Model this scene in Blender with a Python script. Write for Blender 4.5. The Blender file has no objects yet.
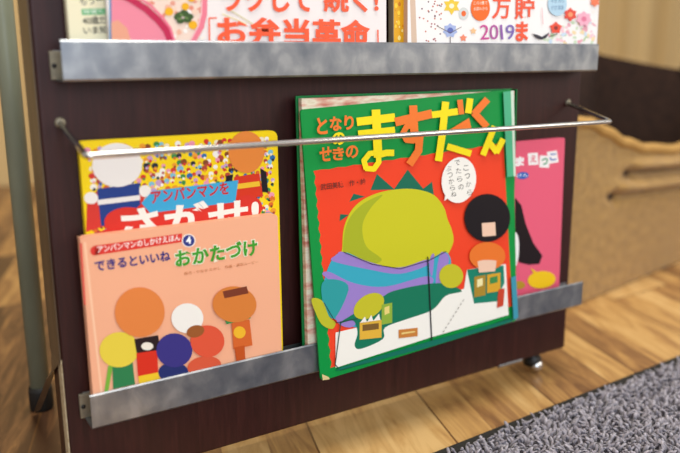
import bpy, bmesh, math, random
from mathutils import Vector, Matrix
from math import sin, cos, pi, radians
random.seed(7)
C = bpy.context.scene.collection
S = bpy.context.scene

# ------------------------------------------------------------------ camera
FPX = 755.5
PITCH, YAW, ROLL = .21822, .55956, -.00586
CAM = Vector((-.12438, -.56777, .28462))
Fw = Vector((sin(YAW)*cos(PITCH), cos(YAW)*cos(PITCH), -sin(PITCH)))
R0 = Vector((cos(YAW), -sin(YAW), 0)); U0 = R0.cross(Fw)
Rt = R0*cos(ROLL) + U0*sin(ROLL); Up = -R0*sin(ROLL) + U0*cos(ROLL)
cd = bpy.data.cameras.new('camera'); cam = bpy.data.objects.new('camera', cd); C.objects.link(cam)
m = Matrix((Rt, Up, -Fw)).transposed().to_4x4(); m.translation = CAM
cam.matrix_world = m
cd.sensor_width = 36; cd.lens = FPX/680*36; cd.clip_start = .02; cd.clip_end = 50
cd.dof.use_dof = True; cd.dof.focus_distance = .685; cd.dof.aperture_fstop = 3.2
S.camera = cam

def measure(px, py, O, N):
    """where the sight line through a spot of the photograph meets the plane (O, N)"""
    d = Fw*FPX + Rt*(px-340) - Up*(py-226.5)
    return CAM + d*((O-CAM).dot(N)/d.dot(N))

# ------------------------------------------------------------------ materials
def lin(h):
    if isinstance(h, str):
        h = h.lstrip('#'); c = [int(h[i:i+2], 16)/255 for i in (0, 2, 4)]
    else: c = h
    return tuple((x/12.92 if x <= .04045 else ((x+.055)/1.055)**2.4) for x in c) + (1,)
MC = {}
def mat(name, col, rough=.5, metal=0, spec=.5, coat=0, sheen=0):
    m = bpy.data.materials.new(name); m.use_nodes = True
    b = m.node_tree.nodes['Principled BSDF']
    b.inputs['Base Color'].default_value = lin(col)
    b.inputs['Roughness'].default_value = rough; b.inputs['Metallic'].default_value = metal
    b.inputs['Specular IOR Level'].default_value = spec
    b.inputs['Coat Weight'].default_value = coat; b.inputs['Sheen Weight'].default_value = sheen
    return m
def nodes(m): return m.node_tree.nodes, m.node_tree.links, m.node_tree.nodes['Principled BSDF']
def ink(col):
    """printed cover ink: satin, one per colour"""
    if col not in MC:
        mm = mat('ink_' + col.strip('#'), col, .34, 0, .25)
        MC[col] = mm
    return MC[col]
def ramp(N, stops):
    r = N.new('ShaderNodeValToRGB'); e = r.color_ramp.elements
    e[0].position, e[0].color = stops[0][0], lin(stops[0][1])
    e[1].position, e[1].color = stops[-1][0], lin(stops[-1][1])
    for p, c in stops[1:-1]:
        x = e.new(p); x.color = lin(c)
    return r
def noisy(name, stops, scale=(1,1,1), nscale=20, rough=.5, metal=0, detail=4, dist=0, bump=0, bdist=.001, rough2=None, coat=0):
    mm = mat(name, '#808080', rough, metal, coat=coat); N, L, b = nodes(mm)
    tc = N.new('ShaderNodeTexCoord'); mp = N.new('ShaderNodeMapping'); mp.inputs['Scale'].default_value = scale
    nz = N.new('ShaderNodeTexNoise'); nz.inputs['Scale'].default_value = nscale; nz.inputs['Detail'].default_value = detail
    nz.inputs['Distortion'].default_value = dist
    L.new(tc.outputs['Object'], mp.inputs[0]); L.new(mp.outputs[0], nz.inputs['Vector'])
    r = ramp(N, stops); L.new(nz.outputs['Fac'], r.inputs[0]); L.new(r.outputs[0], b.inputs['Base Color'])
    if bump:
        bp = N.new('ShaderNodeBump'); bp.inputs['Strength'].default_value = bump; bp.inputs['Distance'].default_value = bdist
        L.new(nz.outputs['Fac'], bp.inputs['Height']); L.new(bp.outputs[0], b.inputs['Normal'])
    if rough2 is not None:
        mr = N.new('ShaderNodeMapRange'); mr.inputs['To Min'].default_value = rough; mr.inputs['To Max'].default_value = rough2
        L.new(nz.outputs['Fac'], mr.inputs[0]); L.new(mr.outputs[0], b.inputs['Roughness'])
    return mm

M_board = noisy('dark_brown_laminate', [(.25, '#2b100d'), (.55, '#351512'), (.8, '#401c17')], (1, 1, .08), 210, .36, 0, 6, .8, .05, .0003, .46)
M_band = noisy('edge_banding_brown', [(.3, '#503f2e'), (.7, '#6e5b46')], (1, 1, .1), 120, .4)
M_chip = noisy('bare_chipboard', [(.3, '#b39b74'), (.7, '#d8c8a4')], (1, 1, 1), 300, .8)
M_steel = noisy('galvanised_steel', [(.3, '#80868f'), (.5, '#979ba0'), (.7, '#b4b6b8')], (1, 1, .8), 48, .27, .9, 9, .3, .05, .0003, .42)
M_flange = noisy('dull_galvanised_steel', [(.3, '#7d7462'), (.7, '#9a9079')], (1, 1, 1), 90, .5, .5)
M_chrome = mat('chrome', '#d6d4d0', .16, 1)
M_darkmetal = mat('dark_metal', '#2c2a28', .4, .6)
M_page = noisy('page_edges', [(.3, '#cfc19c'), (.7, '#efe6cc')], (1, 60, 1), 40, .8)
M_pageold = noisy('worn_page_edges', [(.32, '#d4806e'), (.46, '#e8bca4'), (.6, '#f3e8cf'), (.75, '#d6c49a')], (.8, 3, .8), 60, .8)
M_leg = noisy('grey_green_paint', [(.3, '#858a74'), (.7, '#979c84')], (1, 1, .3), 30, .4)
M_rubber = mat('black_rubber', '#1b1814', .6)

M_board.node_tree.nodes['Principled BSDF'].inputs['Specular IOR Level'].default_value = .34
# floor: printed planks made of staves, slanted ends
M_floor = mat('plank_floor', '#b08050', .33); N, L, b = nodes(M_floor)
def mth(op, a, bb=None, c=None):
    n = N.new('ShaderNodeMath'); n.operation = op
    for i, v in enumerate((a, bb, c)):
        if v is None: continue
        if isinstance(v, (int, float)): n.inputs[i].default_value = v
        else: L.new(v, n.inputs[i])
    return n.outputs[0]
tc = N.new('ShaderNodeTexCoord'); sx = N.new('ShaderNodeSeparateXYZ'); L.new(tc.outputs['Object'], sx.inputs[0])
X, Y = sx.outputs[0], sx.outputs[1]
u = mth('SUBTRACT', X, mth('MULTIPLY', Y, .33))
v = mth('SUBTRACT', Y, mth('MULTIPLY', X, .04))
PW = .145
up = mth('DIVIDE', mth('SUBTRACT', u, .0645+.145*0), PW)      # seams at u = .0645 + k*.145 -> .4995, .6445
pid = mth('FLOOR', up); pf = mth('FRACT', up)
vo = mth('DIVIDE', mth('ADD', v, mth('ADD', mth('MULTIPLY', mth('FRACT', mth('MULTIPLY', pid, .37)), .9), .0)), .9)
rid = mth('FLOOR', vo); rf = mth('FRACT', vo)
st = mth('FLOOR', mth('MULTIPLY', up, 3)); stf = mth('FRACT', mth('MULTIPLY', up, 3))
def white(a, bb):
    cx = N.new('ShaderNodeCombineXYZ'); L.new(a, cx.inputs[0]); L.new(bb, cx.inputs[1])
    w = N.new('ShaderNodeTexWhiteNoise'); w.noise_dimensions = '2D'; L.new(cx.outputs[0], w.inputs['Vector']); return w.outputs['Value']
wr = white(st, mth('ADD', rid, 3.3))
cx = N.new('ShaderNodeCombineXYZ')
L.new(mth('ADD', mth('MULTIPLY', u, 1.0), mth('MULTIPLY', wr, 9)), cx.inputs[0]); L.new(mth('MULTIPLY', v, .16), cx.inputs[1]); L.new(wr, cx.inputs[2])
nz = N.new('ShaderNodeTexNoise'); nz.inputs['Scale'].default_value = 38; nz.inputs['Detail'].default_value = 7; nz.inputs['Distortion'].default_value = 1.6
nz.inputs['Roughness'].default_value = .62
L.new(cx.outputs[0], nz.inputs['Vector'])
tone = mth('ADD', mth('MULTIPLY', wr, .72), mth('MULTIPLY', mth('SUBTRACT', nz.outputs['Fac'], .5), 1.6))
r = ramp(N, [(.0, '#d6b075'), (.3, '#c0955a'), (.55, '#9c7245'), (.78, '#765234'), (1, '#513623')])
dark = mth('MULTIPLY', mth('LESS_THAN', pid, -.5), .30)  # leftmost planks darkened: shade under the table put into their colour
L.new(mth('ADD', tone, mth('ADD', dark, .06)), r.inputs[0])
# seams
def near(f, w): return mth('LESS_THAN', mth('MINIMUM', f, mth('SUBTRACT', 1.0, f)), w)
seam = mth('MAXIMUM', near(pf, .008), near(rf, .0015))
mx = N.new('ShaderNodeMix'); mx.data_type = 'RGBA'; L.new(seam, mx.inputs[0]); L.new(r.outputs[0], mx.inputs[6]); mx.inputs[7].default_value = lin('#6d4a2a')
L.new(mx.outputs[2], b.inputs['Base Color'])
rr = N.new('ShaderNodeMapRange'); rr.inputs['To Min'].default_value = .25; rr.inputs['To Max'].default_value = .45
L.new(nz.outputs['Fac'], rr.inputs[0]); L.new(rr.outputs[0], b.inputs['Roughness'])

# burlap
M_jute = mat('woven_jute', '#a37f4c', .9, sheen=.2); N, L, b = nodes(M_jute)
uv = N.new('ShaderNodeUVMap')
ws = []
for d in ('X', 'Y'):
    w = N.new('ShaderNodeTexWave'); w.wave_type = 'BANDS'; w.bands_direction = d; w.inputs['Scale'].default_value = 11
    w.inputs['Distortion'].default_value = .8; w.inputs['Detail'].default_value = 2; w.inputs['Detail Scale'].default_value = 2
    L.new(uv.outputs[0], w.inputs['Vector']); ws.append(w.outputs['Fac'])
h = mth('MULTIPLY', ws[0], ws[1])
nz = N.new('ShaderNodeTexNoise'); nz.inputs['Scale'].default_value = 9; L.new(uv.outputs[0], nz.inputs['Vector'])
r = ramp(N, [(0, '#8d6830'), (.45, '#c39648'), (1, '#ecc57a')])
L.new(mth('ADD', mth('MULTIPLY', h, .75), mth('MULTIPLY', mth('SUBTRACT', nz.outputs['Fac'], .4), .6)), r.inputs[0]); L.new(r.outputs[0], b.inputs['Base Color'])
bp = N.new('ShaderNodeBump'); bp.inputs['Strength'].default_value = .9; bp.inputs['Distance'].default_value = .0015
L.new(h, bp.inputs['Height']); L.new(bp.outputs[0], b.inputs['Normal'])
M_lining = noisy('dark_brown_lining', [(.3, '#2e1c14'), (.7, '#40291d')], (1, 1, 1), 60, .95)

# curtain wall
M_wall = mat('beige_fabric_wall', '#a58550', .9); N, L, b = nodes(M_wall)
tc = N.new('ShaderNodeTexCoord'); mp = N.new('ShaderNodeMapping'); mp.inputs['Scale'].default_value = (1, 1, .02)
nz = N.new('ShaderNodeTexNoise'); nz.inputs['Scale'].default_value = 9; nz.inputs['Detail'].default_value = 3
L.new(tc.outputs['Object'], mp.inputs[0]); L.new(mp.outputs[0], nz.inputs['Vector'])
r = ramp(N, [(.32, '#bb9b64'), (.5, '#d0b27c'), (.68, '#dec28c')]); L.new(nz.outputs['Fac'], r.inputs[0]); L.new(r.outputs[0], b.inputs['Base Color'])

# ------------------------------------------------------------------ mesh helpers
def link(name, me, parent=None):
    o = bpy.data.objects.new(name, me); C.objects.link(o)
    if parent: o.parent = parent
    return o
def obj(name, bm, mats, parent=None, smooth=False):
    me = bpy.data.meshes.new(name); bmesh.ops.recalc_face_normals(bm, faces=bm.faces) if smooth != 'keep' else None
    bm.to_mesh(me); bm.free()
    for mm in (mats if isinstance(mats, (list, tuple)) else [mats]): me.materials.append(mm)
    if smooth is True:
        for p in me.polygons: p.use_smooth = True
    return link(name, me, parent)
def tag(o, label=None, cat=None, group=None, kind=None):
    for k, v in (('label', label), ('category', cat), ('group', group), ('kind', kind)):
        if v: o[k] = v
    return o
def empty(name, label, cat, mw=None, loc=None):
    o = bpy.data.objects.new(name, None); C.objects.link(o); o.empty_display_size = .02
    if mw: o.matrix_world = mw
    if loc: o.location = loc
    return tag(o, label, cat)
def box(bm, x0, x1, y0, y1, z0, z1, bev=0, seg=2, mi=0):
    n0 = len(bm.verts)
    r = bmesh.ops.create_cube(bm, size=1)
    for v in r['verts']:
        v.co = Vector((x0 if v.co.x < 0 else x1, y0 if v.co.y < 0 else y1, z0 if v.co.z < 0 else z1))
    fs = set(f for v in r['verts'] for f in v.link_faces)
    for f in fs: f.material_index = mi
    if bev:
        es = set(e for v in r['verts'] for e in v.link_edges)
        bmesh.ops.bevel(bm, geom=list(es), offset=bev, segments=seg, profile=.5, affect='EDGES')
def slab(bm, w, h, t, rad=(.002,)*4, x0=0, y0=0, n0=0, mi=0, seg=5):
    """rounded rectangle in local XY extruded along Z from n0 to n0+t; rad = BL, BR, TR, TL"""
    pts = []
    for (cx, cy, a0), r in zip(((x0, y0, pi), (x0+w, y0, 1.5*pi), (x0+w, y0+h, 0), (x0, y0+h, .5*pi)), rad):
        sxx = 1 if cx == x0 else -1; syy = 1 if cy == y0 else -1
        for k in range(seg+1):
            a = a0 + k/seg*pi/2
            pts.append((cx + sxx*r + r*cos(a), cy + syy*r + r*sin(a)))
    lo = [bm.verts.new((x, y, n0)) for x, y in pts]; hi = [bm.verts.new((x, y, n0+t)) for x, y in pts]
    n = len(pts); fs = [bm.faces.new(hi), bm.faces.new(lo[::-1])]
    for i in range(n): fs.append(bm.faces.new((lo[i], lo[(i+1) % n], hi[(i+1) % n], hi[i])))
    for f in fs: f.material_index = mi
def tube(bm, pts, r, seg=12, cap=True):
    pts = [Vector(p) for p in pts]; rings = []
    rr = r if isinstance(r, (list, tuple)) else [r]*len(pts)
    t0 = (pts[1]-pts[0]).normalized(); nrm = t0.orthogonal().normalized()
    for i, p in enumerate(pts):
        a = pts[max(i-1, 0)]; c = pts[min(i+1, len(pts)-1)]; t = (c-a).normalized()
        nrm = (nrm - t*nrm.dot(t)).normalized(); bn = t.cross(nrm)
        rings.append([bm.verts.new(p + (nrm*cos(k*2*pi/seg) + bn*sin(k*2*pi/seg))*rr[i]) for k in range(seg)])
    for a, c in zip(rings, rings[1:]):
        for k in range(seg): bm.faces.new((a[k], a[(k+1) % seg], c[(k+1) % seg], c[k]))
    if cap: bm.faces.new(rings[0][::-1]); bm.faces.new(rings[-1])
def lathe(bm, prof, cx, cy, seg=24, cap=True):
    rings = [[bm.verts.new((cx + r*cos(k*2*pi/seg), cy + r*sin(k*2*pi/seg), z)) for k in range(seg)] for r, z in prof]
    for a, c in zip(rings, rings[1:]):
        for k in range(seg): bm.faces.new((a[k], a[(k+1) % seg], c[(k+1) % seg], c[k]))
    if cap: bm.faces.new(rings[0][::-1]); bm.faces.new(rings[-1])
def round_path(pts, r, n=8):
    pts = [Vector(p) for p in pts]; out = [pts[0]]
    for a, p, c in zip(pts, pts[1:], pts[2:]):
        d0 = (a-p).normalized(); d1 = (c-p).normalized(); s = p + d0*r; e = p + d1*r
        for k in range(n+1):
            t = k/n; out.append(s*(1-t)**2 + p*2*t*(1-t) + e*t*t)
    out.append(pts[-1]); return out

# ------------------------------------------------------------------ printed covers
TXT = {}
def text_mesh(body, bold=0.0, serif=False):
    key = (body, bold)
    if key in TXT: return TXT[key]
    cu = bpy.data.curves.new('t', 'FONT'); cu.body = body; cu.size = 1; cu.offset = bold; cu.resolution_u = 3
    o = bpy.data.objects.new('t', cu); C.objects.link(o)
    bpy.context.view_layer.update()
    me = o.evaluated_get(bpy.context.evaluated_depsgraph_get()).to_mesh()
    vs = [v.co.copy() for v in me.vertices]; fs = [tuple(p.vertices) for p in me.polygons]
    o.to_mesh_clear(); bpy.data.objects.remove(o); bpy.data.curves.remove(cu)
    TXT[key] = (vs, fs); return TXT[key]

class Sheet:
    """flat print on a cover: every shape is a thin face just above the last one"""
    def __init__(s, mw, n):
        s.mw, s.inv, s.n = mw, mw.inverted(), n
        s.O = mw @ Vector((0, 0, n)); s.N = (mw.to_3x3() @ Vector((0, 0, 1))).normalized()
        s.bm = bmesh.new(); s.mats = []; s.k = 1
    def mi(s, col):
        m = ink(col)
        if m not in s.mats: s.mats.append(m)
        return s.mats.index(m)
    def P(s, px, py):
        q = s.inv @ measure(px, py, s.O, s.N); return Vector((q.x, q.y))
    def face(s, pts, col, step=True):
        z = s.n + s.k*4e-5
        if step: s.k += 1
        f = s.bm.faces.new([s.bm.verts.new((p[0], p[1], z)) for p in pts]); f.material_index = s.mi(col)
        f.normal_update()
        if f.normal.z < 0: f.normal_flip()
    def poly(s, pts, col, step=True): s.face([s.P(*p) for p in pts], col, step)
    def ell(s, cx, cy, rx, ry, col, rot=0, step=True, n=28):
        a = radians(rot)
        s.poly([(cx + rx*cos(t)*cos(a) - ry*sin(t)*sin(a), cy + rx*cos(t)*sin(a) + ry*sin(t)*cos(a)) for t in [k*2*pi/n for k in range(n)]], col, step)
    def blob(s, pts, col, step=True, n=5):
        out = []; m_ = len(pts); q = [Vector(p) for p in pts]
        for i in range(m_):
            a, b_, c, d = q[i-1], q[i], q[(i+1) % m_], q[(i+2) % m_]
            for k in range(n):
                t = k/n
                out.append(tuple(.5*((2*b_) + (c-a)*t + (2*a-5*b_+4*c-d)*t*t + (3*b_-a-3*c+d)*t**3)))
        s.poly(out, col, step)
    def star(s, cx, cy, r, col, k=5, inner=.55, step=True):
        s.poly([(cx + (r if i % 2 == 0 else r*inner)*sin(i*pi/k), cy - (r if i % 2 == 0 else r*inner)*cos(i*pi/k)) for i in range(2*k)], col, step)
    def line(s, pts, w, col, closed=False, step=True):
        """thick stroke given as photograph spots"""
        for a, c in zip(pts, pts[1:]):
            a, c = Vector(a), Vector(c); d = (c-a).normalized()*w/2; nn = Vector((-d.y, d.x))
            a2, c2 = a - d*.35, c + d*.35
            s.poly([tuple(a2+nn), tuple(c2+nn), tuple(c2-nn), tuple(a2-nn)], col, False)
            s.k += .12
        if step: s.k += 1
    def text(s, body, x0, y0, x1, y1, hpx, col, bold=.02, outline=None, ow=.06, vertical=False):
        a, c = s.P(x0, y0), s.P(x1, y1); d = c-a; L = d.length
        mx_, my_ = (x0+x1)/2, (y0+y1)/2
        H = (s.P(mx_, my_-hpx) - s.P(mx_, my_)).length
        d.normalize(); nn = Vector((-d.y, d.x))
        for colr, bd in ([(outline, bold+ow)] if outline else []) + [(col, bold)]:
            vs, fs = text_mesh(body, bd)
            ref, _ = text_mesh(body, bold)
            xa, xb = min(v.x for v in ref), max(v.x for v in ref); ya, yb = min(v.y for v in ref), max(v.y for v in ref)
            z = s.n + s.k*4e-5; s.k += 1; mi = s.mi(colr); nv = []
            for v in vs:
                p = a + d*((v.x-xa)/(xb-xa)*L) + nn*((v.y-ya)/(yb-ya)*H)
                nv.append(s.bm.verts.new((p.x, p.y, z)))
            for f in fs:
                try: ff = s.bm.faces.new([nv[i] for i in f]); ff.material_index = mi
                except ValueError: pass
    def done(s, name, parent):
        me = bpy.data.meshes.new(name); s.bm.to_mesh(me); s.bm.free()
        for mm in s.mats: me.materials.append(mm)
        return link(name, me, parent)

def frame(x, y, z, lean, rot=0):
    """book frame standing at x, y, z: local X along the tray, local Y up the cover, local Z out of the cover; lean = dy per metre of height"""
    V = Vector((0, lean, 1)).normalized(); U = Vector((1, 0, 0)); N_ = U.cross(V)
    U2 = U*cos(rot) + V*sin(rot); V2 = V*cos(rot) - U*sin(rot)
    # out of the cover means towards -y
    M = Matrix((U2, V2, N_)).transposed().to_4x4(); M.translation = Vector((x, y, z)); return M

# ================================================================== ROOM
FZ = -.09
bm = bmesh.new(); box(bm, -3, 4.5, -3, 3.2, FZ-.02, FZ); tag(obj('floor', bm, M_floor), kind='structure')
bm = bmesh.new()
# softly pleated hanging wall covering behind everything
n = 260; lo, hi = [], []
for i in range(n+1):
    x = -3 + 7.5*i/n; y = 1.92 + .012*sin(x*38) + .008*sin(x*71+1)
    lo.append(bm.verts.new((x, y, FZ))); hi.append(bm.verts.new((x, y, 2.2)))
for i in range(n): bm.faces.new((lo[i], lo[i+1], hi[i+1], hi[i]))
tag(obj('wall_back', bm, M_wall, smooth=True), kind='structure')

# ================================================================== RACK
XL, XR = -.0135, .572
BY, BT = .026, .040
rack = empty('book_rack', 'dark brown display rack with two steel book trays and wire rail on small casters', 'book rack', loc=(.28, .045, FZ))
def rel(o, parent=None):
    """parent to rack keeping world coordinates"""
    o.parent = parent or rack
    o.matrix_parent_inverse = Matrix.Translation((-.28, -.045, -FZ)) if (parent is None or parent == rack) else Matrix.Identity(4)
    return o
bm = bmesh.new(); box(bm, XL, XR, BY, BY+BT, -.063, .62, .0025, 3); rel(obj('panel', bm, M_board, smooth=False))
# pale raw edge low on the left side, with the brown banding peeled off it
bm = bmesh.new(); box(bm, XL-.0006, XL+.0004, BY+.0015, BY+.014, -.062, .052); rel(obj('bare_edge', bm, M_chip))['label'] = 'pale bare chipboard edge'
bm = bmesh.new(); box(bm, XL-.0012, XL-.0002, BY+.0015, BY+BT-.0008, .050, .619, .0003)
path = [(XL-.0012, BY+.020, .051), (XL-.0016, .052, .044), (-.0135, .062, .034), (-.0118, .095, .012), (-.0092, .135, -.014), (-.0066, .185, -.047), (-.0042, .232, -.078), (-.0034, .246, -.0855)]
dirs = [Vector((0, 1, 0)), Vector((.1, 1, .2)), Vector((.5, .7, .5)), Vector((1, .25, .3)), Vector((1, .1, .25)), Vector((1, 0, .2)), Vector((1, 0, .2)), Vector((1, 0, .2))]
ws_ = [.0185, .013, .0065, .0038, .0036, .0036, .0036, .0036]
rows = []
for p, d, w in zip(path, dirs, ws_):
    d = d.normalized(); n_ = Vector((.2, -.8, .55)).normalized()*.0004
    a, c = Vector(p)-d*w, Vector(p)+d*w
    rows.append([bm.verts.new(a+n_), bm.verts.new(c+n_), bm.verts.new(c-n_), bm.verts.new(a-n_)])
for a, c in zip(rows, rows[1:]):
    for k in range(4): bm.faces.new((a[k], a[(k+1) % 4], c[(k+1) % 4], c[k]))
rel(obj('edge_banding', bm, M_band))['label'] = 'brown edge banding peeling away at the bottom'

def tray(z):
    bm = bmesh.new(); W = .566; t = .0012
    # one bent sheet: back flange, floor, front lip with a small rolled top
    prof = [(.0258, z+.022), (.0258, z+.0012), (.0246, z), (.0015, z), (0, z+.0015), (0, z+.0278), (.0012, z+.0290), (.0024, z+.0284)]
    L_ = [bm.verts.new((0, y, zz)) for y, zz in prof]; R_ = [bm.verts.new((W, y, zz)) for y, zz in prof]
    for i in range(len(prof)-1): bm.faces.new((L_[i], L_[i+1], R_[i+1], R_[i]))
    bmesh.ops.recalc_face_normals(bm, faces=bm.faces)
    bmesh.ops.solidify(bm, geom=list(bm.faces), thickness=-t*.6 if False else .0007)
    o = rel(obj('book_tray', bm, M_steel))
    bm = bmesh.new(); box(bm, -.0035, .012, .0225, .0257, z+.0008, z+.0215, .0004)
    f = obj('flange', bm, M_flange); f.parent = o; f['label'] = 'dull brownish end flange'
    bm = bmesh.new(); lathe(bm, [(.0018, 0), (.0018, .0006), (.001, .0011)], 0, 0, 12)
    bmesh.ops.rotate(bm, verts=bm.verts, matrix=Matrix.Rotation(pi/2, 3, 'X')); bmesh.ops.translate(bm, verts=bm.verts, vec=(-.0008, .0225, z+.011))
    sc = obj('screw', bm, M_darkmetal, smooth=True); sc.parent = o
    return o
tray(.27)['label'] = 'upper steel tray with bluish sheen'; tray(0)['label'] = 'lower steel tray'

bm = bmesh.new(); pth = round_path([(.0006, BY+.004, .2395), (.0012, -.043, .2212), (.5405, -.043, .2188), (.552, BY+.004, .2352)], .0045, 8)
tube(bm, pth, .0024, 14); rail = rel(obj('guard_rail', bm, M_chrome, smooth=True))
rail['label'] = 'thin chrome wire rail'
for x, z in ((.0006, .2392), (.552, .235)):
    bm = bmesh.new(); lathe(bm, [(.0042, 0), (.0042, .001), (.0030, .0020)], 0, 0, 20)
    bmesh.ops.rotate(bm, verts=bm.verts, matrix=Matrix.Rotation(pi/2, 3, 'X')); bmesh.ops.translate(bm, verts=bm.verts, vec=(x, BY, z))
    g = obj('mounting_collar', bm, M_flange, smooth=True); g.parent = rail
for x in (.034, .5335):
    bm = bmesh.new(); lathe(bm, [(.009, FZ+.0272), (.009, FZ+.0245), (.0075, FZ+.022), (.0105, FZ+.019), (.0115, FZ+.013), (.0105, FZ+.009)], x, .042, 24)
    ho = rel(obj('caster', bm, M_darkmetal, smooth=True))
    bm = bmesh.new(); bmesh.ops.create_uvsphere(bm, u_segments=24, v_segments=14, radius=.0088, matrix=Matrix.Translation((x+.001, .037, FZ+.0088)))
    w = obj('caster_ball', bm, M_chrome, smooth=True); w.parent = ho; w['label'] = 'bright chrome ball'
bm = bmesh.new(); box(bm, .462, .500, BY-.0006, BY+.004, -.0642, -.0608, .0006); rel(obj('edge_strip', bm, M_steel))  # small grey steel strip on the panel's bottom edge

# ================================================================== BOOKS
def book(name, label, mw, w, h, t, cov, ct=.0018, spine='left', page=None, rad=(.002,)*4, cat='book', inset=.002, back=None, side=None):
    """cover box on local z 0..-ct, pages behind, back cover; returns (root, sheet)"""
    root = empty(name, label, cat, mw)
    bm = bmesh.new(); slab(bm, w, h, ct, rad, n0=-ct); c = obj('front_cover', bm, ink(cov) if isinstance(cov, str) else cov, root)
    bm = bmesh.new(); slab(bm, w, h, ct, rad, n0=-t); obj('back_cover', bm, ink(back or cov), root)
    bm = bmesh.new(); box(bm, inset if spine == 'right' else .001, w-(inset if spine == 'left' else .001), inset*.6, h-inset, -t+ct, -ct); obj('page_block', bm, page or M_page, root)
    bm = bmesh.new(); xs = -.0004 if spine == 'left' else w-.0008
    box(bm, xs, xs+.0012, .0003, h-.0003, -t+.0002, -.0002, .0004); obj('spine', bm, ink(side or back or cov), root)
    root['group'] = 'picture books in the lower tray' if mw.translation.z < .2 else 'books and magazines on the upper tray'
    return root, Sheet(mw, 0), c

def close(sheet, name='cover_print', root=None): return sheet.done(name, root)

# ---- yellow crowd-pattern book (behind the salmon one)
mw = frame(.0105, .0150, .0008, .0135, -.004)
root, s, _ = book('picture_book', 'yellow picture book crowded with tiny colourful shapes, behind the salmon book', mw, .1675, .2245, .0072, '#fbd914', rad=(.002, .002, .006, .003))
rnd = random.Random(3)
cols = ['#e0702a', '#d83a2c', '#f6e9c8', '#2b6fb0', '#3b8f4a', '#f29bb0', '#8a4a26', '#f8f4ea', '#caa0c8', '#27303a', '#f0a030', '#7ec2d8', '#f6dc3a', '#b84a3a']
W_, H_ = .1675, .2245
for gy in range(46):
    for gx in range(36):
        cx_, cy_ = (gx+.5+rnd.uniform(-.35, .35))*W_/36, (gy+.5+rnd.uniform(-.35, .35))*H_/46
        if not (.004 < cx_ < W_-.004 and .004 < cy_ < H_-.005): continue
        if rnd.random() < .08: continue
        c1, c2 = rnd.choice(cols), rnd.choice(cols); r_ = rnd.uniform(.0016, .0031)
        s.k = 1 + rnd.random()
        s.face([(cx_+r_*cos(t), cy_+r_*.9*sin(t)) for t in [k*pi/4 for k in range(8)]], c1, False)
        s.k += 1.2
        s.face([(cx_+r_*.5*cos(t)+.0004, cy_-r_*.7+r_*.5*sin(t)) for t in [k*pi/3 for k in range(6)]], c2, False)
s.k = 4
# plain stand-ins for the large printed figures: balls and blocks
s.poly([(87, 196), (99, 192), (104, 226), (86, 232)], '#d63a30'); s.poly([(136, 190), (144, 188), (143, 216), (134, 222)], '#d63a30')
s.poly([(97, 189), (139, 183), (141, 220), (101, 226)], '#243f86'); s.poly([(97, 200), (140, 195), (140, 200), (98, 205)], '#eee9e2')
s.ell(91, 198, 7, 6, '#f2ece2'); s.ell(145, 191, 6, 6, '#f2ece2')
s.ell(117, 165, 25, 22, '#f3eee8')
s.poly([(234, 177), (259, 173), (263, 196), (232, 201)], '#d8381f'); s.poly([(226, 176), (233, 174), (230, 197), (224, 196)], '#1e1a22'); s.poly([(260, 168), (266, 172), (268, 192), (262, 192)], '#1e1a22')
s.poly([(236, 184), (259, 181), (260, 186), (237, 189)], '#f0c030')
s.ell(246, 152, 18, 21, '#e98a3c')
for ex in ((128, 222, 24, 15), (158, 219, 26, 20), (186, 213, 20, 15), (218, 212, 24, 18), (247, 207, 15, 12), (150, 240, 60, 16), (230, 226, 26, 16)): s.ell(*ex, '#d9352a', step=False); s.k += .3
s.poly([(141, 203), (152, 191), (238, 180), (235, 202), (150, 213)], '#3fa9d6')
s.text('アンパンマンを', 151, 204, 229, 194, 13, '#c92b2a', .03)
s.text('さがせ!', 122, 243, 259, 228, 34, '#f7f1e6', .035)
s.ell(268, 218, 7, 6, '#2f9bc4')
close(s, 'cover_print', root)

# ---- salmon book in front
mw = frame(.0035, .0032, .0008, .022, -.004)
root, s, _ = book('picture_book', 'salmon-pink hardcover picture book with green title, propped at the left of the lower tray', mw, .1672, .1535, .0088, '#f4b18c', rad=(.003, .003, .004, .004), ct=.002)
s.poly([(83.5, 242.5), (86, 242), (103, 396), (101, 397)], '#fbc9a4')
s.poly([(79.5, 243.3), (82, 243), (86, 305), (84, 305)], '#dd5a4c')
s.poly([(94, 245.8), (182, 233.3), (182, 242), (95, 255.3)], '#e03a30', False); s.ell(94.8, 250.8, 4.6, 4.7, '#e03a30')
s.text('アンパンマンのしかけえほん', 97.5, 253.0, 180.5, 240.4, 6.6, '#fbeee6', .02)
s.ell(188.6, 240.6, 7, 6.8, '#f6e6dc'); s.ell(188.6, 240.6, 5.8, 5.7, '#2f3a86'); s.text('4', 186.2, 244.3, 191.2, 243.5, 7.6, '#ffffff', .03)
s.text('できるといいね', 95, 271.5, 170.5, 260.5, 10.5, '#35307c', .03)
s.text('おかたづけ', 175.5, 267.8, 257.5, 255.0, 17, '#3f9d2c', .035, '#f0ead0', .05)
s.text('原作・やなせ たかし　作画・東京ムービー', 184, 275.4, 258, 263.2, 3.2, '#b9713f', .0)
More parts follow.
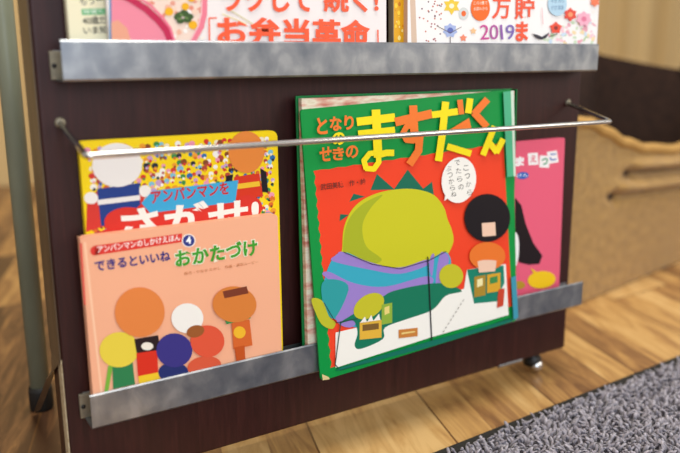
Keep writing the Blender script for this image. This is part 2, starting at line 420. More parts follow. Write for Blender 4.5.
# plain balls and blocks where the printed figures stand
s.poly([(112, 362), (132, 358), (135, 384), (113, 389)], '#2f7f4c'); s.poly([(108, 366), (113, 364), (108, 392), (104, 393)], '#7bb23e')
s.ell(119, 349.5, 19.8, 17.6, '#e7cf45', -8)
s.poly([(134, 339), (158, 335), (160, 352), (137, 356)], '#2b1c1e'); s.poly([(136, 353), (157, 350), (158, 374), (138, 378)], '#d8321f')
s.poly([(138, 376), (158, 372), (160, 380), (139, 384)], '#efc62c'); s.ell(147, 346, 6, 4, '#f0e8d8')
s.ell(139.5, 312, 25, 25, '#e48442')
s.ell(187, 318, 16, 15, '#f3efe6')
s.ell(173, 372, 15, 10, '#26306a'); s.ell(174, 350, 18, 17, '#3b3480')
s.ell(204, 366, 17, 10, '#d95a3c', -8); s.ell(207, 341, 17, 16, '#e0573a'); s.ell(195, 331, 9, 6, '#9b5a2c', -15)
s.poly([(231, 322), (249, 319), (252, 345), (233, 349)], '#d6662c'); s.poly([(234, 347), (244, 345), (245, 361), (236, 362)], '#c2531f')
s.poly([(224, 318), (250, 312), (250, 318), (226, 324)], '#3b8a4a'); s.ell(239, 332, 6, 6, '#f0b82e')
s.ell(234, 304, 22, 18, '#d97f38', 4)
s.poly([(222, 291), (246, 286), (248, 293), (224, 298)], '#7a3a26')
close(s, 'cover_print', root)

# ---- green book straddling the lip: its front cover hangs outside the tray
gm = frame(.2062, -.0048, -.0068, .044, .043)
groot = empty('picture_book', 'large worn green picture book with red panel, its cover hanging over the lower tray lip', 'book', gm)
groot['group'] = 'picture books in the lower tray'
gw, gh = .2505, .2495
M_gpage = M_pageold
bm = bmesh.new(); slab(bm, gw, gh, .002, (.004, .004, .005, .003), n0=-.002); obj('front_cover', bm, ink('#06903f'), groot)
s = Sheet(gm, 0)
# inverse to keep pages in world-aligned position (they stand inside the tray)
def gbox(name, x0, x1, z0, z1, y0b, lean, t, mt):
    bm = bmesh.new(); box(bm, x0, x1, 0, t, z0, z1, .0006)
    for v in bm.verts: v.co.y += y0b + lean*v.co.z; v.co.x -= .008*(v.co.z/.25)*0
    bmesh.ops.transform(bm, matrix=gm.inverted(), verts=bm.verts)
    return obj(name, bm, mt, groot)
gbox('page_block', .1985, .4515, .0012, .2515, .0040, .020, .0062, M_gpage)
gbox('back_cover', .1965, .4545, .0010, .2535, .0104, .020, .0020, ink('#0e7a3c'))
gbox('spine', .4530, .4545, .0300, .2530, .0020, .024, .0100, ink('#0e7a3c'))
def g1(x, y): return (290+x/2.833, 80+y/2.833)
def g2(x, y): return (290+x/2.833, 230+y/2.833)
def g3(x, y): return (400+x/3.485, 80+y/3.485)
# red panel with a torn-looking left edge
left = [(314+ (331-314)*t + (1.1 if i % 2 else -.6), 171 + (368-171)*t) for i, t in enumerate([k/34 for k in range(35)])]
top = [(503.5 - 189.5*t, 143.5 + 27.5*t + (.5 if i % 2 else -.5)) for i, t in enumerate([k/24 for k in range(1, 24)])]
s.poly([(503.5, 143.5)] + top + left + [(512, 306)], '#ee4425')
# tooth-like row of dark pines on the panel
for t in ([(168, 345), (180, 322), (212, 330)], [(228, 312), (246, 266), (296, 310)], [(290, 316), (333, 254), (384, 316)], [(372, 312), (402, 288), (408, 330)], [(140, 400), (142, 380), (166, 382)]):
    s.poly([g1(*t[0]), g1(*t[1]), g1(*t[2])], '#176a52')
# round hill (plain stand-in for the printed figure)
dome = [(148, 470), (152, 420), (172, 372), (205, 340), (255, 318), (320, 308), (370, 312), (410, 328), (436, 362), (446, 395), (458, 425), (462, 460), (440, 500), (395, 520), (300, 545), (200, 530), (150, 500)]
s.blob([(290+x/2.833, 80+y/2.833) for x, y in dome], '#c9c524')
s.blob([(290+x/2.833, 80+y/2.833) for x, y in [(150, 470), (158, 415), (180, 375), (215, 345), (262, 325), (230, 360), (205, 410), (215, 470), (260, 510), (200, 525), (155, 500)]], '#a7b026')
# striped rolling fields
def band(pts, col): (s.blob if col in ('#38a7bd', '#9a7fc6', '#2e9b9c', '#137556', '#bdbb2c') else s.poly)([g2(*p) for p in pts], col)
band([(110, 100), (150, 62), (230, 95), (310, 108), (390, 85), (440, 62), (455, 100), (420, 160), (385, 175), (270, 200), (245, 260), (180, 275), (110, 240), (90, 190)], '#38a7bd')
band([(132, 70), (150, 62), (230, 92), (310, 106), (385, 84), (388, 100), (310, 124), (225, 112), (120, 88)], '#9a7fc6')
band([(425, 66), (450, 80), (430, 145), (412, 150)], '#9a7fc6'); band([(398, 75), (408, 70), (402, 130), (394, 110)], '#9a7fc6')
band([(95, 130), (110, 118), (180, 150), (270, 160), (390, 130), (392, 160), (270, 188), (180, 175)], '#9a7fc6')
band([(128, 250), (170, 165), (215, 175), (180, 272)], '#9a7fc6'); band([(90, 150), (130, 140), (165, 165), (125, 250), (95, 215)], '#2e9b9c')
band([(60, 195), (90, 200), (110, 245), (128, 262), (118, 280), (90, 268), (72, 235)], '#bdbb2c')
# desk: white plain with dark green patches
band([(128, 290), (250, 262), (300, 250), (440, 182), (492, 166), (500, 112), (610, 96), (618, 240), (400, 303), (128, 390)], '#f3efe4')
band([(140, 262), (250, 196), (300, 170), (420, 150), (486, 172), (440, 186), (402, 226), (330, 252), (268, 276), (262, 308), (200, 336), (182, 326), (190, 290), (178, 256)], '#137556')
band([(500, 112), (604, 100), (606, 150), (596, 170), (600, 200), (520, 208)], '#168066')
s.ell(*g2(222, 215), 17, 11, '#c3bd2a', -35); s.ell(*g2(455, 130), 12, 12, '#c3bd2a', -30)
for (x0, y0, x1, y1, c1, c2) in ((196, 254, 258, 310, '#e2b13c', '#7a5a2a'), (258, 205, 288, 268, '#8fae3c', '#e8d27a'), (306, 276, 360, 306, '#c87f3a', '#e9cf80'), (520, 126, 552, 190, '#a9862e', '#f0e4a8'), (556, 120, 594, 178, '#d9a32c', '#3f8a4a')):
    s.poly([g2(x0, y0+6), g2(x1, y0), g2(x1, y1-6), g2(x0, y1)], c1)
    s.poly([g2(x0+8, y0+14), g2(x1-8, y0+9), g2(x1-8, (y0+y1)/2-2), g2(x0+8, (y0+y1)/2+4)], c2)
s.poly([g2(588, 168), g2(606, 164), g2(602, 214), g2(584, 220)], '#c8452c')
s.poly([g2(196, 262), g2(210, 244), g2(216, 260), g2(228, 240), g2(234, 256), g2(250, 236), g2(254, 254)], '#f3efe4')
s.line([g2(388, 76), g2(394, 200), g2(400, 325)], 1.2, '#1b1c20')
for i in range(9): s.line([g2(490-i*7, 196+i*11), g2(487-i*7, 201+i*11)], .6, '#777068', step=False)
s.line([g2(142, 258), g2(126, 380), g2(140, 396), g2(400, 325), g2(620, 250)], .9, '#10463c')
band([(128, 398), (400, 328), (628, 258), (628, 250), (400, 312), (140, 388)], '#0f6f5a')
s.line([g2(94, 205), g2(128, 262), g2(190, 250)], .6, '#2a2622'); s.line([g2(150, 62), g2(230, 96), g2(310, 109), g2(390, 86), g2(440, 60)], .7, '#2a2622')
# round dark tree with a pale blossom (plain stand-in)
s.ell(*g1(556, 390), 23, 24, '#171319'); s.ell(*g1(556, 498), 18, 14, '#e9762c', 0)
s.poly([g1(540, 405), g1(578, 402), g1(580, 440), g1(542, 443)], '#efc7ac')
s.poly([g2(528, 88), g2(545, 84), g2(566, 84), g2(582, 86), g2(578, 116), g2(532, 120)], '#efc7ac')
# speech balloon
s.poly([g1(450, 330), g1(434, 342), g1(438, 312)], '#f4f0e6'); s.ell(*g1(475, 283), 17.2, 23, '#f4f0e6', 8)
for colx, txt, y0 in ((498, 'こっから', 243), (473, 'でたらの', 228), (449, 'ぶつからね', 245)):
    for i, ch in enumerate(txt):
        xx = colx + i*3.5 - 2; yy = y0 + i*(23 if len(txt) < 5 else 18)
        a = g1(xx-8, yy+14); s.text(ch, a[0], a[1], a[0]+5.2, a[1]-.7, 5.2, '#3a342c', .0); s.k -= 1
s.k += 1
# title, cut-paper strokes
YE, OR = '#f6e01c', '#f07a30'
def st(pts, w, col, f): s.line([f(*p) for p in pts], w, col)
st([(190, 118), (290, 106)], 8.2, YE, g1); st([(194, 154), (290, 144)], 8.2, YE, g1); st([(240, 88), (246, 215)], 8.6, YE, g1)
st([(246, 205), (222, 208), (206, 228), (212, 250), (234, 252), (248, 232), (246, 205)], 5.4, YE, g1); st([(246, 212), (270, 206), (288, 206)], 6.5, YE, g1)
st([(298, 118), (395, 96)], 8.6, OR, g1); st([(345, 76), (349, 172)], 8, OR, g1)
st([(346, 128), (326, 132), (316, 150), (326, 170), (346, 172), (362, 150)], 5.5, OR, g1); st([(364, 150), (360, 200), (336, 236)], 7.5, OR, g1)
st([(110, 121), (192, 110)], 6.8, YE, g3); st([(153, 80), (143, 180), (129, 278)], 7.2, YE, g3)
s.poly([g3(162, 176), g3(235, 132), g3(243, 168)], OR); st([(203, 72), (208, 116)], 5.5, OR, g3); st([(238, 68), (232, 112)], 6.5, YE, g3); st([(162, 232), (238, 255)], 6.5, YE, g3)
st([(296, 70), (254, 116), (294, 160)], 7, OR, g3)
st([(322, 164), (284, 258)], 6, YE, g3); st([(302, 214), (330, 250), (352, 208)], 6, YE, g3)
for ch, x0, y0, w_, h_, col in (('と', 315.6, 134.6, 10.5, 17, OR), ('な', 328.2, 131.2, 12.2, 14.5, OR), ('り', 342.8, 130.0, 9.5, 14.5, OR), ('の', 330.5, 145.5, 13, 13, YE), ('せ', 318, 161.5, 12, 14.5, OR), ('き', 331, 160.4, 11.5, 13, OR), ('の', 344, 158.5, 12.5, 13, OR)):
    s.text(ch, x0, y0, x0+w_, y0-w_*.07, h_, col, .035)
s.text('武田美穂　作・絵', 319, 190, 364, 184, 6.2, '#4a2a26', .01)
# clear film along the bound edge, worn corners
s.poly([(501, 92), (508.5, 91), (511.5, 176), (505, 177)], '#4fb083'); s.poly([(508.5, 91), (511.6, 90.5), (513.6, 176), (511.5, 176)], '#cfe0cc')
s.poly([(509, 277), (514, 275), (516.2, 317), (511.5, 319)], '#3f94a8')
s.poly([(320.2, 373), (327, 376), (328, 378.2), (321, 379.2)], '#d9c38a')
close(s, 'cover_print', groot)

# ---- rose-pink book at the right, behind the green one
mw = frame(.365, .0140, .0010, .0225, .003)
root, s, _ = book('picture_book', 'rose-pink picture book half hidden behind the right edge of the green book', mw, .1775, .1955, .0068, '#e9607a', rad=(.003,)*4, spine='left')
def p5(x, y): return (500+x/2.66, 130+y/2.66)
s.text('ま', *p5(40, 97), *p5(64, 96), 9.5, '#f8f0ee', .06)
for (x, y, ch, c, rot) in ((88, 77, 'え', '#e0526c', -4), (118, 84, 'っ', '#3f9d6c', 3), (140, 72, 'こ', '#2b62b4', -10)):
    cx_, cy_ = p5(x, y); a = radians(rot)
    s.poly([(cx_+dx*cos(a)-dy*sin(a), cy_+dx*sin(a)+dy*cos(a)) for dx, dy in ((-5, -6), (5, -6), (5, 6), (-5, 6))], '#f6efec')
    s.text(ch, cx_-3.2, cy_+3.6, cx_+3.2, cy_+3.2, 7, c, .03)
s.ell(*p5(60, 121), 6, 3.6, '#2b62b4', -5); s.text('けん', p5(44, 126)[0], p5(44, 126)[1], p5(74, 124)[0], p5(74, 124)[1], 3.4, '#ffffff', .0)
s.poly([p5(*q) for q in ((40, 180), (56, 200), (68, 250), (88, 300), (112, 334), (104, 356), (76, 358), (50, 352), (40, 300))], '#1d1418')
s.ell(*p5(38, 320), 4.5, 18, '#f3efec', 3)
s.ell(*p5(110, 398), 14, 8.6, '#f2c41e', -6); s.poly([p5(90, 384), p5(80, 366), p5(104, 382)], '#f2c41e')
s.ell(*p5(50, 412), 6, 4, '#b8902c')
close(s, 'cover_print', root)

# ---- upper tray
TZ = .2712
# cream book, far left
mw = frame(.0095, .0110, TZ, .02)
root, s, _ = book('book', 'cream book with small black lettering, standing at the left end of the upper tray', mw, .085, .19, .0085, '#efe8c6', rad=(.0005,)*4)
s.text('もう一度', 80.5, 5.5, 112, 4, 9, '#3a3a30', .01)
s.poly([(81.5, 9), (112, 8.2), (112, 14.4), (82, 15)], '#4fb06c'); s.text('待望たち', 83.2, 14, 111, 13, 4.3, '#eef6e6', .01)
s.text('40歳だけ', 83, 24.8, 115, 23.6, 8.2, '#35352c', .01); s.text('いま知る', 84, 34.2, 115, 33, 7.6, '#35352c', .01)
close(s, 'cover_print', root)

# bento magazine
mw = frame(.0360, .0035, TZ, .018)
root, s, _ = book('magazine', 'large white lunch magazine with coral headline and pink lunch box photo, on the upper tray', mw, .2482, .275, .0058, '#f0e9e6', ct=.0006, rad=(.0005,)*4, cat='magazine')
s.poly([(108.6, -60), (110.8, -60), (111.6, 44), (109.6, 44)], '#3b87b4')
s.poly([(110.8, -60), (118, -62), (150, -30), (160, 20), (172, 44), (111.6, 44)], '#ee8c9e')
s.poly([(111, 22), (118, 20), (127, 28), (132, 44), (111.6, 44)], '#e9a487')
s.poly([(150, -60), (206, -62), (207, 5), (203, 30), (196, 44), (172, 44), (168, 30), (150, 12), (132, 0), (118, -8), (118, -60)], '#f2d9c8')
rr_ = random.Random(5)
for i in range(110):
    s.k = 7 + rr_.random()*2
    x = rr_.uniform(140, 203); y = rr_.uniform(-50, 40)
    if x < 172 and y > -12 + (x-128)*.95: continue
    s.ell(x, y, rr_.uniform(1.2, 3.8), rr_.uniform(1, 3), rr_.choice(['#f6ece0', '#eeb49a', '#f8f2ea', '#e8a08a', '#f3d2bc', '#e58f78']), rr_.uniform(0, 180), False, 10)
s.k = 10
s.line([(112, -10), (132, 0), (146, 9), (158, 20), (166, 30), (171, 42)], 6.5, '#c32a52'); s.line([(116, -14), (136, -4), (150, 5), (162, 17), (170, 28), (174.5, 42)], 2.4, '#ee7790')
s.line([(203, -60), (204.5, 0), (204.3, 14), (201, 27), (193, 41)], 5.2, '#ec7f92'); s.line([(200.5, -50), (201.5, 0), (201, 14), (198, 26), (190, 41)], 1.3, '#f6c3c4')
for x, y, r_ in ((168.7, 11.7, 4.4), (192.5, 25, 4.4), (185, 6.5, 3.8), (191, -2, 4), (176, -6, 4)): s.ell(x, y, r_, r_*.95, '#f0b21e')
for x, y, r_ in ((178, 16, 4.8), (184, 13.5, 4.6), (189, 16.5, 4.2), (180, 21, 3.8), (187, 20, 4)): s.ell(x, y, r_, r_*.7, '#3f5a30', rr_.uniform(-40, 40))
for x, y in ((181, 15), (186, 18), (179, 19)): s.ell(x, y, 2.2, 1.1, '#6c8a4c', 30)
CO = '#f9603c'
s.line([(222, 14), (246, 24)], 1.1, '#e8dcae'); s.line([(228, 9), (262, 30)], 1.3, '#ddd6b4')
s.text('ラクして', 222, 11.5, 311, 12.5, 27, CO, .03); s.text('続く!', 323, 12.5, 378, 13, 26, CO, .03)
s.text('お弁当革命', 217, 45.8, 369.5, 46.8, 28.5, CO, .035)
s.line([(209, 44), (208.6, 18), (216, 18)], 1.3, CO); s.line([(377, 30), (377.3, 45), (370, 45)], 1.3, CO)
s.text('毎日かんたん', 222, -30, 378, -28, 24, '#e0487a', .03)
close(s, 'cover_print', root)

# yellow-orange book seen in the gap
mw = frame(.2975, .0100, TZ, .02)
root, s, _ = book('book', 'golden yellow patterned book peeking between the two magazines of the upper tray', mw, .09, .21, .0085, '#e6a91c', rad=(.0005,)*4, side='#b3a184')
rr_ = random.Random(11)
for i in range(130):
    s.k = 1 + rr_.random()*2; x = rr_.uniform(.001, .022); y = rr_.uniform(.006, .2)
    if rr_.random() < .5 or True:
        r_ = rr_.uniform(.0006, .0018); s.face([(x+r_*cos(t)+.0005, y+r_*1.3*sin(t)) for t in [k*pi/4 for k in range(8)]], rr_.choice(['#f6cf3a', '#d88a14', '#f3e08c', '#c9781a']), False)
close(s, 'cover_print', root)

# savings magazine
mw = frame(.3090, .0045, TZ, .016)
root, s, _ = book('magazine', 'white household magazine with flowers and purple year numerals, at the right of the upper tray', mw, .2595, .262, .0062, '#f4f1ee', ct=.0006, rad=(.0005,)*4, cat='magazine', side='#d9b8a4')
s.poly([(408, -60), (413, -60), (417, 46), (411.5, 46)], '#d8bda6')
rr_ = random.Random(21)
for i in range(60):
    s.k = 2 + rr_.random(); s.ell(rr_.uniform(419, 442), rr_.uniform(-30, 42), .8, .8, rr_.choice(['#9a2b3c', '#6a3a4a', '#c4603c']), 0, False, 8)
for i in range(150):
    s.k = 2 + rr_.random()*2; x = rr_.uniform(540, 595); y = rr_.uniform(4, 43)
    if y < 40 - (x-540)*.6: continue
    s.ell(x, y, rr_.uniform(1, 3.4), rr_.uniform(.8, 2), rr_.choice(['#f3c9d2', '#cfe0c2', '#f2d9a8', '#c9dcec', '#f7efe8', '#e8a7b4', '#b9d0a8']), rr_.uniform(0, 180), False, 10)
s.k = 5
s.star(451.5, 6, 9, '#ecc93c', 6, .6); s.ell(451.5, 6, 2.5, 2.5, '#f8f0d0'); s.ell(463.5, 13.6, 5, 6.2, '#d3d8d4'); s.ell(463.5, 13.6, 2.4, 2.8, '#ec6a2c')
s.star(450, 30.5, 7.5, '#a6b6e0', 7, .75); s.ell(450, 30.5, 3, 3, '#5d6cb4'); s.line([(437, 26), (450, 33), (461, 27)], .6, '#6a5a50'); s.line([(450, 37), (450, 43)], .7, '#5a4a50')
s.star(463, 38, 4, '#ee8a6a', 5); s.star(473, 31, 3.6, '#f0c08c', 5)
s.ell(480, 8, 9.6, 13, '#f06a1c'); s.text('この1冊で', 473, 5, 487, 4.6, 3.4, '#fdf0e0', .0); s.text('全部わかる', 473, 10.5, 487, 10, 3.4, '#fdf0e0', .0)
s.text('万', 491.5, 19, 510, 19, 20, '#ef5a3a', .02); s.text('貯', 514, 19.5, 534, 19.5, 22, '#ef5a3a', .02)
s.text('ま', 515, 41.5, 527.5, 41.5, 20, '#ef5a3a', .04); s.text('る', 515, 62, 527.5, 62, 18, '#ef5a3a', .04)
s.text('100', 470, -14, 511, -14, 22, '#ef5a3a', .02)
for ch, x0, w_, c in (('2', 479.6, 9, '#c84a94'), ('0', 489.2, 8.6, '#b0509c'), ('l', 500.6, 2.2, '#8f5aa8'), ('9', 505.2, 8.6, '#7a62b0')): s.text(ch, x0, 39.8, x0+w_, 39.3, 14.8, c, .0)
s.ell(556.7, 4, 9.5, 12, '#b4d4e6'); s.text('特別', 550, 3, 563, 2.8, 4.5, '#6d94b4', .0); s.text('付録', 550, 10, 563, 9.8, 4.5, '#6d94b4', .0)
s.star(569.6, 14.6, 7, '#e24c3c', 6, .7); s.ell(569.6, 14.6, 2.4, 2.4, '#f29a6a'); s.star(555, 28, 6.5, '#e8503a', 5, .7); s.ell(555, 28, 2, 2, '#8c2a2a')
s.star(583, 19, 8, '#f0b0c4', 7, .75); s.ell(583, 19, 2.6, 2.6, '#e07898'); s.star(594, 2, 5, '#ee7a54', 6, .7)
s.poly([(531, 33.5), (537, 35), (541, 37), (549, 32), (545, 38), (540, 40), (535, 38)], '#33303c'); s.line([(548, 37), (556, 34)], .7, '#4a4a40')
s.line([(541, 8), (542, 24)], .6, '#e8b0b8')
close(s, 'cover_print', root)

# ================================================================== RUG
rg = empty('shag_rug', 'grey shag rug with black bound edge on the wooden floor in front of the rack', 'rug', loc=(.75, -.3, FZ))
# far edge runs from (.15,-.05) with a slope of .046; rug lies towards the viewer
def edge_y(x): return -.0535 + (x-.3)*.050
X0, X1, D = .10, 1.75, .75
bm = bmesh.new()
def ring(off, z):
    return [(X0+off, edge_y(X0+off)-off-D+2*off, z), (X1-off, edge_y(X1-off)-off-D+2*off, z), (X1-off, edge_y(X1-off)-off, z), (X0+off, edge_y(X0+off)-off, z)]
q = [[bm.verts.new(p) for p in ring(o_, z)] for o_, z in ((0, FZ+.0002), (0, FZ+.004), (.0015, FZ+.0055), (.0125, FZ+.0055), (.0135, FZ+.003))]
for a, c in zip(q, q[1:]):
    for i in range(4): bm.faces.new((a[i], a[(i+1) % 4], c[(i+1) % 4], c[i]))
M_bind = noisy('black_binding', [(.3, '#16150f'), (.7, '#262420')], (1, 1, 1), 200, .85)
o = obj('bound_edge', bm, M_bind, rg); o.matrix_parent_inverse = Matrix.Translation((-.75, .3, -FZ)); o['label'] = 'black bound edge strip'
bm = bmesh.new(); vs = [bm.verts.new(p) for p in ring(.013, FZ+.0035)]; bm.faces.new(vs)
M_shagb = noisy('shag_base', [(.3, '#4b474c'), (.7, '#6f6a70')], (1, 1, 1), 120, .95)
o = obj('backing', bm, M_shagb, rg); o.matrix_parent_inverse = Matrix.Translation((-.75, .3, -FZ))
M_shag = mat('shag_yarn', '#8f8a92', .9, sheen=.3); N, L, b = nodes(M_shag)
at = N.new('ShaderNodeAttribute'); at.attribute_name = 'tint'
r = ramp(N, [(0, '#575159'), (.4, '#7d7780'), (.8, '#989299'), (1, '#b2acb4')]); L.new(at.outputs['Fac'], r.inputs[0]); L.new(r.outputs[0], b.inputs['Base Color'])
verts, faces, tint = [], [], []
rr_ = random.Random(2)
def tuft(x, y, big, cl):
    """a short crimped strand, rounded at its tip"""
    base = len(verts); h = rr_.uniform(.0055, .0105); a = cl + rr_.uniform(-1.1, 1.1); ln = rr_.uniform(.001, .0075); tw = rr_.uniform(.0011, .0019)*big
    dx, dy = cos(a)*ln, sin(a)*ln; t_ = rr_.random(); wx, wy = rr_.uniform(-.0015, .0015), rr_.uniform(-.0015, .0015)
    for k, (f, w) in enumerate(((0, .8), (.45, 1.1), (.8, 1.15), (1, .6))):
        for j in range(4):
            aa = a + j*pi/2 + k*.4
            q = sin(f*pi)
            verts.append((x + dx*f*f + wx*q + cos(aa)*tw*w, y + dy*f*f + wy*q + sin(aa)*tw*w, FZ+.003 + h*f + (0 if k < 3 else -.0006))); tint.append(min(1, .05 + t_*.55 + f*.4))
    for k in range(3):
        for j in range(4):
            faces.append((base+k*4+j, base+k*4+(j+1) % 4, base+k*4+4+(j+1) % 4, base+k*4+4+j))
    faces.append((base+12, base+13, base+14, base+15))
from mathutils import noise as mn
x = X0 + .016
while x < X1-.02:
    yy = 0; near_ = x < 1.0
    while yy < D-.042:
        fine = near_ and yy < .26
        stp = .0042 if fine else .009
        if fine or rr_.random() < (.5 if near_ else .5):
            xx = x + rr_.uniform(-.0025, .0025); yq = edge_y(xx) - .0155 - yy + rr_.uniform(-.002, .002)
            tuft(xx, yq, 1 if fine else 2.3, mn.noise(Vector((xx*45, yq*45, 0)))*9)
        yy += stp
    x += .0042 if near_ else .009
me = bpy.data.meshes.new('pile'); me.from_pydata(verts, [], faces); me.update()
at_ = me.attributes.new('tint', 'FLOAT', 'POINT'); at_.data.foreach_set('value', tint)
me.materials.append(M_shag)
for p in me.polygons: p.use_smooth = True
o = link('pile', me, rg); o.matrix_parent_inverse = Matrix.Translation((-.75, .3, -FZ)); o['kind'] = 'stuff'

# ================================================================== BASKET
bo = Vector((.735, .1745, FZ)); ax = Vector((.982, .188, 0)); ay = Vector((-.188, .982, 0))
bk = empty('storage_basket', 'slouching woven jute storage basket with dark lining, beyond the right end of the rack', 'basket', loc=tuple(bo))
BW, BD = .62, .31
def fold(sx, z):
    """outward offset and the sag of the front wall"""
    # two creases that start at a pinch and run to the right
    o_ = 0
    for s0, z0, z1, dep in ((.170, .102, .080, .016), (.128, .070, .048, .015)):
        zc = z0 + (z1-z0)*(sx-s0)/(.38)
        k = 1/(1+math.exp(-(sx-s0)/.012))
        o_ -= dep*k*math.exp(-((z-zc)/.0055)**2)
        o_ += dep*.8*k*math.exp(-((z-zc-.013)/.010)**2)
        o_ -= .020*math.exp(-((sx-s0)/.011)**2 - ((z-zc)/.010)**2)
    return o_
def rim_h(sx):
    # height of the front rim above the floor
    pts = [(-.05, .290), (0, .288), (.045, .284), (.09, .268), (.15, .247), (.22, .232), (.33, .222), (.45, .235), (.62, .338)]
    for a, c in zip(pts, pts[1:]):
        if sx <= c[0]: t = (sx-a[0])/(c[0]-a[0]); t = t*t*(3-2*t); return a[1] + (c[1]-a[1])*t
    return pts[-1][1]
def wall(name, A, B, outward, hf, mt, fld=False, nx=70, nz=50, thick=.004, lean=.0):
    bm = bmesh.new(); uvl = bm.loops.layers.uv.new(); g = []
    Lh = (B-A).length
    for i in range(nx+1):
        s_ = i/nx*Lh; H = hf(s_); col = []
        for j in range(nz+1):
            z = j/nz*H
            off = .012*sin(pi*i/nx)*sin(pi*min(1, z/H)*.8) + lean*z
            if fld: off += fold(s_, z+FZ)
            # rounded hem at the top
            t = (H-z)
            if t < .014: off -= .004*(1-t/.014)**2
            p = A + (B-A)*(i/nx) + outward*off; col.append((bm.verts.new((p.x, p.y, FZ + .001 + z)), s_, z))
        g.append(col)
    for i in range(nx):
        for j in range(nz):
            c4 = (g[i][j], g[i+1][j], g[i+1][j+1], g[i][j+1])
            f = bm.faces.new([c[0] for c in c4]); f.smooth = True
            for lp, c in zip(f.loops, c4): lp[uvl].uv = (c[1]*8, c[2]*8)
    me = bpy.data.meshes.new(name); bm.to_mesh(me); bm.free(); me.materials.append(mt); me.materials.append(M_lining)
    o = link(name, me, bk); o.matrix_parent_inverse = Matrix.Translation(-bo)
    md = o.modifiers.new('thickness', 'SOLIDIFY'); md.thickness = thick; md.offset = -1; md.use_rim = True
    return o
P00, P10, P01, P11 = bo, bo+ax*BW, bo+ay*BD, bo+ax*BW+ay*BD
wall('front_panel', P00, P10, -ay, rim_h, M_jute, True, 110, 90)
# hem roll along the front rim
bm = bmesh.new(); pts = []
for i in range(41):
    s_ = i/40*BW; p = P00 + ax*s_ + (-ay)*(.012*sin(pi*i/40)*.59 - .001); pts.append((p.x, p.y, FZ + rim_h(s_) - .003))
tube(bm, pts, .0085, 14); o = obj('front_hem', bm, noisy('jute_hem', [(.3, '#a57c3c'), (.7, '#c99d58')], (1, 1, 1), 320, .9, bump=.5), bk, True); o.matrix_parent_inverse = Matrix.Translation(-bo)
def back_h(sx):   # back rim, a soft peak near the corner then slouching down
    return .372 + .012*math.exp(-((sx-BW)/.08)**2)
def side_h(k): return lambda s_: .288 + (.362-.288)*(s_/BD)
def sideR(s_): return .338 + .046*(s_/BD)**1.5
o1 = wall('back_panel', P01, P11, ay, back_h, M_jute, nx=40, nz=30)
o2 = wall('side_panel', P00, P01, -ax, side_h(0), M_jute, nx=30, nz=30)
o3 = wall('side_panel', P10, P11, ax, sideR, M_jute, nx=30, nz=30)
# dark lining: inner sheets a few millimetres inside
def lining(A, B, inward, hf, nm='lining_panel'):
    bm = bmesh.new(); lo, hi = [], []; n_ = 60; Lh = (B-A).length
    for i in range(n_+1):
        s_ = i/n_*Lh; p = A + (B-A)*(i/n_) + inward*(.0075 - (.012*sin(pi*i/n_)*.45) + 0)
        lo.append(bm.verts.new((p.x, p.y, FZ+.004))); hi.append(bm.verts.new((p.x, p.y, FZ+hf(s_)+.0015)))
    for i in range(n_): bm.faces.new((lo[i], lo[i+1], hi[i+1], hi[i]))
    o = obj(nm, bm, M_lining, bk); o.matrix_parent_inverse = Matrix.Translation(-bo)
e_ = .007
lining(P01+ax*e_, P11-ax*e_, -ay, back_h); lining(P00+ay*e_, P01-ay*e_, ax, side_h(0)); lining(P10+ay*e_, P11-ay*e_, -ax, sideR)
lining(P00+ax*e_, P10-ax*e_, ay, lambda s_: rim_h(s_)-.008)
bm = bmesh.new(); bm.faces.new([bm.verts.new((p.x, p.y, FZ+.004)) for p in (P00+ax*e_+ay*e_, P10-ax*e_+ay*e_, P11-ax*e_-ay*e_, P01+ax*e_-ay*e_)])
o = obj('base', bm, M_lining, bk); o.matrix_parent_inverse = Matrix.Translation(-bo)
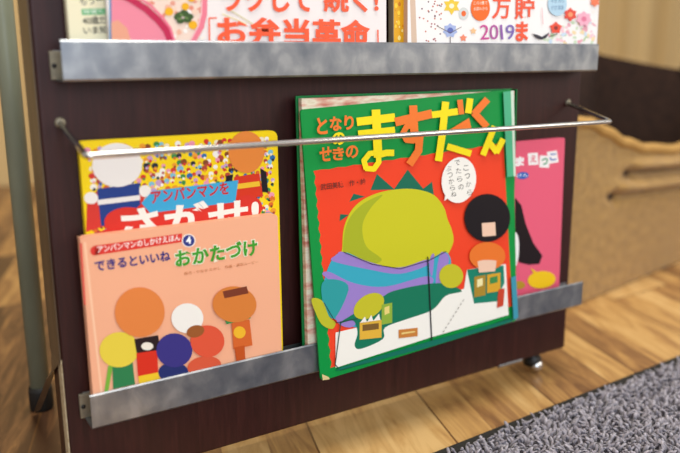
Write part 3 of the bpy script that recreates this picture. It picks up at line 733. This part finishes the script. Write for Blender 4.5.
# dark strap handle rising from the back rim at the right
bm = bmesh.new(); pr = None
hc = P10 + ay*.07 - ax*.004
for k in range(13):
    t = k/12; a = pi*t; p = hc + ay*(-.05*cos(a)) ; z = FZ + .335 + .07*sin(a)
    a1 = bm.verts.new((p.x, p.y, z)); q_ = hc + ay*(-.036*cos(a)); a2 = bm.verts.new((q_.x, q_.y, z-.016*sin(a)-.004))
    if pr: bm.faces.new((pr[0], a1, a2, pr[1]))
    pr = (a1, a2)
bmesh.ops.solidify(bm, geom=list(bm.faces), thickness=.003)
o = obj('handle', bm, M_lining, bk); o.matrix_parent_inverse = Matrix.Translation(-bo); o['label'] = 'dark strap handle'

# ================================================================== FURNITURE LEG
lg = empty('side_table', 'table left of the rack with grey-green round metal leg and black rubber foot, unseen top added for shade', 'table', loc=(.0055, .262, FZ))
for k, (x, y) in enumerate(((0, 0), (-.95, 0), (-.05, .78), (-.95, .78))):
    bm = bmesh.new(); lathe(bm, [(.0103, .024), (.0103, .70)], x, y, 28); t_ = obj('leg', bm, M_leg, lg, True); t_['label'] = 'grey-green round metal leg'
    bm = bmesh.new(); lathe(bm, [(.0112, 0), (.0125, .002), (.0125, .022), (.0118, .0265), (.0103, .027)], x, y, 28); f_ = obj('rubber_foot', bm, M_rubber, t_, True); f_['label'] = 'black rubber foot'
bm = bmesh.new(); box(bm, -1.0, .03, -.05, .85, .70, .722, .004); obj('shade_top', bm, mat('pale_shade_top', '#8d7a5c', .5), lg)  # unseen top, added to throw shade on the floor behind the leg

# ================================================================== LIGHT
w = bpy.data.worlds.new('World'); S.world = w; w.use_nodes = True
w.node_tree.nodes['Background'].inputs[0].default_value = (.95, .93, .92, 1); w.node_tree.nodes['Background'].inputs[1].default_value = .55
def area(name, loc, target, size, power, col, sy=None):
    l = bpy.data.lights.new(name, 'AREA'); l.energy = power; l.size = size; l.color = col
    if sy: l.shape = 'RECTANGLE'; l.size_y = sy
    o = bpy.data.objects.new(name, l); C.objects.link(o); o.location = loc
    o.rotation_euler = (Vector(target)-Vector(loc)).to_track_quat('-Z', 'Y').to_euler(); return o
area('ceiling_lamp', (.3, -.25, 2.3), (.35, .1, 0), 1.1, 46, (1, .94, .84))
area('window_light', (-.35, -2.9, 1.0), (.2, 0, .2), 1.5, 38, (.70, .83, 1), 1.5)
area('warm_fill', (2.3, -2.0, 1.3), (.4, 0, .1), 1.3, 26, (1, .93, .84))  # added warm panel without a known source, for the trays to reflect
S.view_settings.view_transform = 'Standard'; S.view_settings.look = 'None'; S.view_settings.exposure = .1
